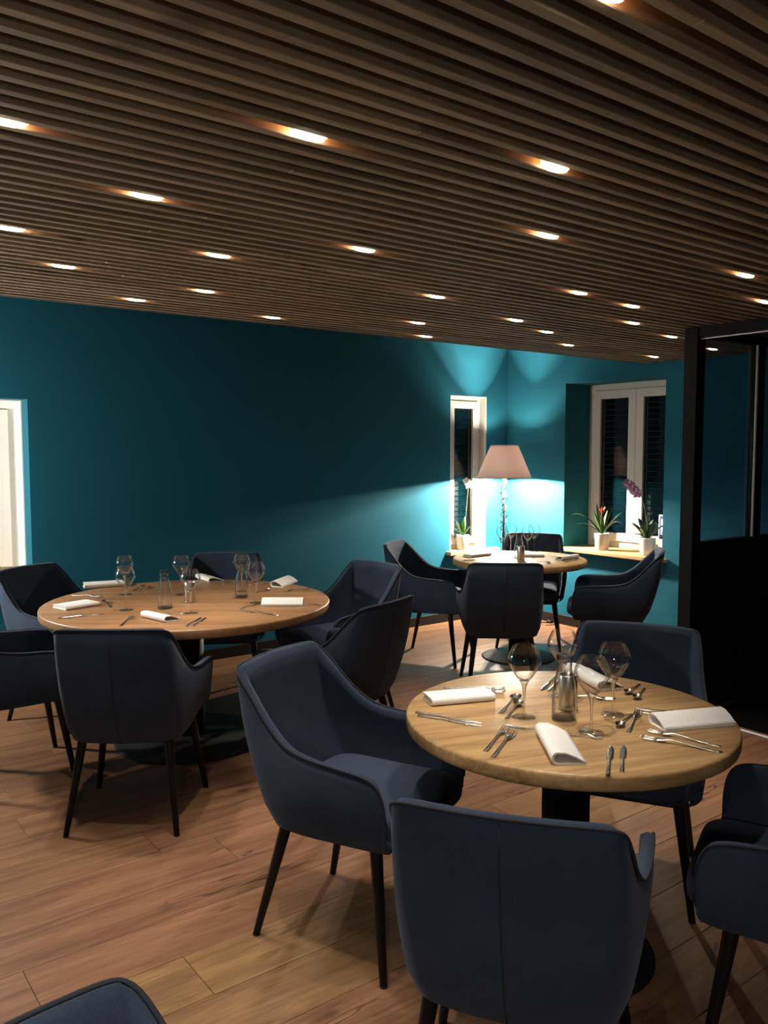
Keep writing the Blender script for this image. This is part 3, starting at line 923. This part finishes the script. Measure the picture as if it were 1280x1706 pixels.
napkin_flat('cream flat folded napkin at the far left of the large table', (1.607, 4.900), -13, .225, .12, .022, NP)
napkin_rolled('small folded napkin at the front edge of the large table before the glasses', (1.506, 3.775), -78, .20, .09, .026, NP)
napkin_rolled('long rolled white napkin lying level near the right front of the large table', (2.149, 3.725), 143, .215, .075, .034, NP)
napkin_rolled('cream napkin behind the middle glasses at the far edge of the large table', (2.215, 4.740), -93, .22, .10, .026, NP)
napkin_rolled('white rolled napkin slanting at the right end of the large table', (2.500, 4.310), 217, .23, .08, .034, NP)
napkin_flat('brightly lit flat napkin on the left of the table under the lamp', (4.370, 4.600), 0, .21, .10, .018, NP)
napkin_rolled('rolled napkin on the right of the table under the lamp', (4.790, 4.075), 6, .22, .07, .026, NP)
napkin_flat('flat white napkin behind the steel cylinder on the table under the lamp', (4.700, 4.330), -40, .16, .09, .016, NP)

# ------------------------------------------------------------------ glassware
def glass_proto():
    t = thing('wine_glass', '', 'wine glass', (0, 0, 0))
    out = [(.016, .1135), (.023, .122), (.032, .136), (.042, .152), (.049, .165), (.0507, .172), (.0497, .181), (.046, .194), (.040, .208), (.0350, .219)]
    inn = [(r - .0011, z) for r, z in out[::-1]]
    inn[-1] = (.0, .1175); inn[-2] = (.016, .1195)
    MB().lathe([(.0155, .1130)] + out + [(.0344, .2196)] + inn, 32).build('bowl', M_glass_s, t)
    MB().lathe([(0, .1165), (.0152, .1130), (.0105, .104), (.0068, .093), (.0046, .076), (.0033, .05), (.0033, .02), (.0045, .009), (.007, .0058), (0, .0056)], 24).build('stem', M_glass, t)
    MB().lathe([(0, .0060), (.007, .0056), (.012, .0042), (.033, .0022), (.0355, .0014), (.0355, .0004), (0, .0004)], 32).build('foot', M_glass_s, t)
    return t
wg = glass_proto()
GLASSES = [
 (1.809, 1.695, 'leftmost wine glass on the nearest table, by the rolled napkin'),
 (2.063, 1.765, 'wine glass behind the carafe on the nearest table'),
 (2.042, 1.548, 'rightmost wine glass on the nearest table, before the facing armchair'),
 (1.860, 1.483, 'wine glass nearest to us on the nearest table, right of the carafe'),
 (1.449, 4.084, 'wine glass on the left of the large table, nearer of two in line'),
 (1.608, 4.538, 'wine glass on the left of the large table, farther of two in line'),
 (1.861, 4.347, 'wine glass in the middle of the large table, standing tallest behind the tall carafe'),
 (1.678, 3.813, 'wine glass in front of the steel cylinder on the large table'),
 (2.176, 4.234, 'wine glass behind the right carafe on the large table'),
 (2.070, 3.865, 'wine glass right of the right carafe on the large table'),
 (4.600, 4.560, 'leftmost of four wine glasses on the table under the lamp'),
 (4.800, 4.660, 'second wine glass from the left on the table under the lamp'),
 (4.760, 4.440, 'third wine glass from the left on the table under the lamp'),
 (4.930, 4.530, 'rightmost of four wine glasses on the table under the lamp'),
]
for i, (x, y, l) in enumerate(GLASSES):
    again(wg, i == 0, l, (x, y, ZT), random.uniform(0, 6), 'stemmed wine glasses')

cf = thing('carafe', '', 'carafe', (0, 0, 0))
outp = [(0, .001), (.034, .001), (.0365, .004), (.036, .03), (.0345, .08), (.031, .115), (.024, .142), (.0215, .155), (.022, .172), (.0245, .195)]
innp = [(r - .0016, z) for r, z in outp[::-1][:-2]]
innp[-1] = (.033, .013)
MB().lathe(outp + innp + [(0, .011)], 36).build('body', M_glass_c, cf)
MB().lathe([(0, .0012), (.033, .0012), (.0345, .004), (.033, .010), (0, .0095)], 28).build('thick_base', M_glass, cf)
for i, (x, y, l) in enumerate([
 (1.893, 1.612, 'clear glass carafe in the middle of the nearest table'),
 (1.625, 4.011, 'clear glass carafe left of the middle of the large table'),
 (2.085, 4.058, 'clear glass carafe right of the middle of the large table'),
 (4.515, 4.300, 'glass carafe on the table under the lamp, its neck above the steel cylinder'),
]): again(cf, i == 0, l, (x, y, ZT), 0, 'glass carafes')
tb = thing('steel_cylinder', '', 'holder', (0, 0, 0))
MB().lathe([(0, .0005), (.027, .0005), (.0285, .002), (.0285, .108), (.0275, .110), (.0265, .108), (.0265, .006), (0, .005)], 32).build('body', M_steel_b, tb)
MB().lathe([(.0286, .004), (.0291, .0045), (.0291, .009), (.0286, .0095)], 32).build('foot_ring', M_steel, tb)
for i, (x, y, l) in enumerate([
 (1.978, 1.668, 'brushed steel cylinder right behind the carafe on the nearest table'),
 (1.798, 4.092, 'brushed steel cylinder behind a wine glass on the large table'),
 (4.432, 4.202, 'brushed steel cylinder before the wine glasses on the table under the lamp'),
]): again(tb, i == 0, l, (x, y, ZT), 0, 'brushed steel cylinders')

# ------------------------------------------------------------------ shaded floor lamps
def floor_lamp(x, y, label, low, up):
    t = thing('floor_lamp', label, 'lamp', (x, y, 0))
    MB().lathe([(0, 0), (.14, 0), (.14, .012), (.12, .02), (.02, .03), (.012, .06), (0, .06)], 40).build('base', M_leg, t)
    MB().tube([(0, 0, .05), (0, 0, 1.36)], .0115, 10).build('pole', M_leg, t)
    h = MB()
    nt_ = 150
    h.tube([(.027 * cos(k * .42), .027 * sin(k * .42), .10 + 1.20 * k / nt_) for k in range(nt_ + 1)], .0042, 6)
    for k in range(22):   # curled tendrils
        a, z = k * 2.3, .14 + 1.14 * k / 22
        cx_, cy_ = .026 * cos(a), .026 * sin(a)
        h.tube([(cx_ + (.006 + .013 * q / 14) * cos(a + q * .55) * .9, cy_ + (.006 + .013 * q / 14) * cos(a + q * .55) * .2, z + (.006 + .013 * q / 14) * sin(q * .55)) for q in range(15)], .0034, 5)
    h.build('twisted_vine', M_vine, t)
    sd = MB()
    z0, z1, r0, r1 = 1.318, 1.606, .245, .122
    prof = [(r0, z0), (r1, z1), (r1 - .002, z1), (r0 - .002, z0), (r0, z0)]
    sd.lathe(prof, 64)
    s_ = sd.build('lamp_shade', M_shade, t)
    rm = MB()
    rm.tube([(r0 * cos(2 * pi * k / 48), r0 * sin(2 * pi * k / 48), z0) for k in range(48)], .004, 6, closed=True)
    rm.tube([(r1 * cos(2 * pi * k / 36), r1 * sin(2 * pi * k / 36), z1) for k in range(36)], .004, 6, closed=True)
    rm.build('shade_rim', M_shade, s_)
    sp = MB()
    for k in range(3):
        a = 2 * pi * k / 3
        sp.tube([(0, 0, 1.37), ((r1 - .004) * cos(a), (r1 - .004) * sin(a), z1 - .004)], .0022, 5)
    sp.build('shade_carrier', M_leg, t)
    for dx, dy, zb, watt in ((.028, .02, 1.352, low), (-.02, -.028, 1.500, up)):
        if not watt: continue
        MB().lathe([(0, -.035), (.012, -.033), (.013, -.015), (0, -.012)], 14).build('socket', M_leg, t, (dx, dy, zb))
        MB().lathe([(0, -.013), (.008, -.011), (.017, .004), (.017, .016), (.010, .027), (0, .031)], 16).build('bulb', M_lampbulb, t, (dx, dy, zb))
        ld = bpy.data.lights.new('bulb_light', 'POINT')
        ld.energy = watt; ld.color = (1.0, .86, .66); ld.shadow_soft_size = .024
        ob('bulb_light', ld, t, (dx, dy, zb + .008))
    return t
floor_lamp(5.34, 5.28, 'floor lamp with taupe conical shade and twisted vine stem in the teal corner', LAMP_LOW, LAMP_UP)
wl = thing('wall_lamp', 'round opal wall lamp left of the picture, lighting the left window', 'lamp', (0.0, YW, 1.40))
MB().box(-.05, .05, -.02, -.0005, -.08, .08, .003).tube([(0, -.02, 0), (0, -.21, 0)], .01, 8).build('bracket', M_leg, wl)
MB().lathe([(0, -.085), (.045, -.075), (.078, -.035), (.085, 0), (.078, .035), (.045, .075), (0, .085)], 24).build('globe', M_globe, wl, (0, -.29, 0))
pl = thing('fill_lamp', 'added fill light behind the camera, a glowing globe under a light-blocking dome', 'lamp', (-0.62, -0.60, 1.72))  # invented hanging globe, added to brighten the backs of the front armchairs
MB().tube([(0, 0, .10), (0, 0, H - 1.722)], .004, 6).build('cord', M_cable, pl)
MB().lathe([(.19, -.02), (.185, .03), (.15, .10), (.09, .145), (.03, .16), (0, .16), (0, .157), (.028, .157), (.088, .142), (.147, .097), (.182, .029), (.187, -.02), (.19, -.02)], 32).build('light_shield', M_leg, pl)  # dome added to keep the fill light off the slats
MB().lathe([(0, -.12), (.06, -.104), (.104, -.06), (.12, 0), (.104, .06), (.06, .104), (0, .12)], 24).build('globe', M_fill, pl)
# the floor lamp's cable and plug on the floor
cb = thing('lamp_cable', 'black cable with a plug lying on the floor by the right wall', 'cable', (5.62, 5.0, 0))
MB().tube([(-.27, .16, .006), (-.15, .10, .005), (-.10, .0, .005), (-.02, .05, .005), (.03, .0, .005)], .004, 6).build('cord', M_cable, cb)
MB().tube([(-.08, -.06, .006), (.0, -.09, .006), (.05, -.04, .006), (.035, -.002, .006)], .004, 6).build('cord', M_cable, cb)
MB().box(.022, .056, -.022, .022, .001, .026, .005).build('plug', M_cable, cb)

# ------------------------------------------------------------------ flower pots
def pot(t, r, h):
    MB().lathe([(0, .001), (r * .80, .001), (r * .84, .006), (r, h - .01), (r, h), (r * .93, h), (r * .90, h - .02), (0, h - .022)], 32).build('pot', M_pot, t)
    MB().lathe([(0, h - .016), (r * .6, h - .017), (r * .91, h - .019)], 20).build('soil', M_soil, t)
def leaf(t, h, az, ln, w, rise, droop, m, n=9):
    rows = []
    for k in range(n + 1):
        s = k / n
        d = ln * s * (1 - .12 * s)
        z = h + rise * s - droop * s * s
        ww = w * (sin(pi * min(1, .12 + .88 * s)) ** .7) if k < n else .0006
        c = Vector((cos(az) * d, sin(az) * d, z)); p = Vector((-sin(az), cos(az), 0))
        rows.append([c - p * ww + Vector((0, 0, ww * .3)), c, c + p * ww + Vector((0, 0, ww * .3)), c + Vector((0, 0, -.0012))])
    MB().grid(rows, True, True).build('leaf', m, t)
def blossom(t, pos, az, m, ml, s=.032):
    pm = MB()
    f = Vector((cos(az), sin(az), 0)); r_ = Vector((-sin(az), cos(az), 0)); u = Vector((0, 0, 1))
    for k in range(5):
        a = pi / 2 + 2 * pi * k / 5
        d = r_ * cos(a) + u * sin(a); e = r_ * -sin(a) + u * cos(a)
        w = .62 if k in (1, 4) else .42
        rows = []
        for q in range(6):
            v = q / 5
            ww = s * w * (sin(pi * (.1 + .86 * v)) ** .8)
            c = Vector(pos) + d * (s * v) + f * (.008 * v * v)
            rows.append([c - e * ww, c + f * .002, c + e * ww, c - f * .001])
        pm.grid(rows, True, True)
    b_ = pm.build('blossom', m, t)
    MB().lathe([(0, -.005), (.006, -.002), (.007, .003), (0, .009)], 10).build('lip', ml, b_, tuple(Vector(pos) + f * .006))

toCam = radians(52.94 + 180)
# narrow window: white orchid
p1 = thing('potted_orchid', 'white flowering orchid in a white pot on the narrow window sill', 'plant', (5.172, 5.640, W2[2] + .0015))
pot(p1, .06, .135)
for az, ln, w, ri, dr in ((-2.2, .10, .022, .20, .03), (-2.9, .12, .02, .20, .05), (-.6, .11, .022, .16, .05), (.6, .10, .02, .22, .04), (2.4, .12, .02, .14, .06), (-1.4, .10, .024, .14, .04)):
    leaf(p1, .12, az, ln, w, ri, dr, M_leaf)
MB().tube([(0, 0, .12), (.02, -.02, .30), (.035, -.02, .48), (.04, -.03, .58), (.02, -.06, .63)], .0028, 6).build('flower_stem', M_stem, p1)
blossom(p1, (.025, -.05, .60), toCam, M_white_pet, M_pinkd, .04)
blossom(p1, (-.02, -.07, .635), toCam - .4, M_white_pet, M_pinkd, .034)
# right window: bromeliad
p2 = thing('potted_bromeliad', 'bromeliad with red bract and arching leaves in a white pot on the right sill', 'plant', (5.80, 4.545, W3[2] + .001))
pot(p2, .066, .145)
for az, ln, w, ri, dr in ((1.75, .34, .014, .42, .26), (2.0, .27, .013, .25, .17), (1.2, .12, .017, .30, .03), (-1.2, .10, .018, .28, .03), (-1.6, .22, .014, .30, .12), (-1.9, .33, .013, .34, .22),
                          (.3, .14, .017, .26, .05), (3.2, .16, .016, .28, .06), (2.6, .10, .017, .24, .02), (-2.5, .12, .016, .26, .04), (-.6, .20, .015, .30, .10), (1.5, .16, .015, .16, .08)):
    leaf(p2, .13, az, ln, w, ri, dr, M_leaf_d)
for k in range(7):
    a = k * 2 * pi / 7
    leaf(p2, .30, a, .036, .010, .085 - .01 * (k % 2), .01, M_red, 6)
MB().tube([(0, 0, .13), (0, 0, .33)], .006, 6).build('flower_stem', M_stem, p2)
# right window: pink orchid
p3 = thing('potted_orchid', 'pink flowering orchid in a white pot on the right window sill', 'plant', (5.80, 4.085, W3[2] + .001))
pot(p3, .066, .145)
for az, ln, w, ri, dr in ((1.7, .19, .030, .21, .08), (1.3, .14, .028, .20, .03), (-1.5, .18, .026, .20, .07), (-1.1, .14, .026, .24, .05), (.2, .12, .026, .20, .04), (3.3, .15, .026, .16, .06), (2.4, .13, .026, .10, .06)):
    leaf(p3, .13, az, ln, w, ri, dr, M_leaf_d)
MB().tube([(0, 0, .13), (0, .01, .28), (0, .045, .42), (0, .085, .52), (-.01, .135, .575), (-.01, .19, .585)], .003, 6).build('flower_stem', M_stem, p3)
for pos, da in (((-.02, .205, .585), .5), ((-.025, .165, .57), .2), ((-.02, .135, .535), -.1), ((-.02, .10, .505), -.3)):
    blossom(p3, pos, toCam + da, M_pink, M_pinkd, .044)
# framed card on a white block
cd = thing('card_stand', 'small framed card with blue border on a white block beside the pink orchid', 'card', (5.960, 4.020, W3[2] + .0015), radians(-94))
MB().box(-.055, .055, -.03, .03, 0, .125, .004).build('block', M_paper, cd)
MB().box(-.075, .075, -.004, .008, .135, .325, .002).build('card_frame', M_paper, cd)
MB().box(-.06, .06, -.012, .012, .125, .136).build('support', M_leg, cd)
c_ = MB().box(-.066, .066, -.0055, -.004, .147, .315).build('print', M_blue, cd)
MB().box(-.050, .050, -.0068, -.0055, .238, .292).build('printed_panel', M_paper, c_)
MB().box(-.050, .050, -.0068, -.0055, .158, .222).build('printed_panel', M_paper, c_)
MB().box(-.038, -.004, -.0080, -.0068, .163, .192).build('printed_patch', M_redp, c_)
MB().box(.006, .038, -.0080, -.0068, .163, .205).build('printed_patch', M_redp, c_)
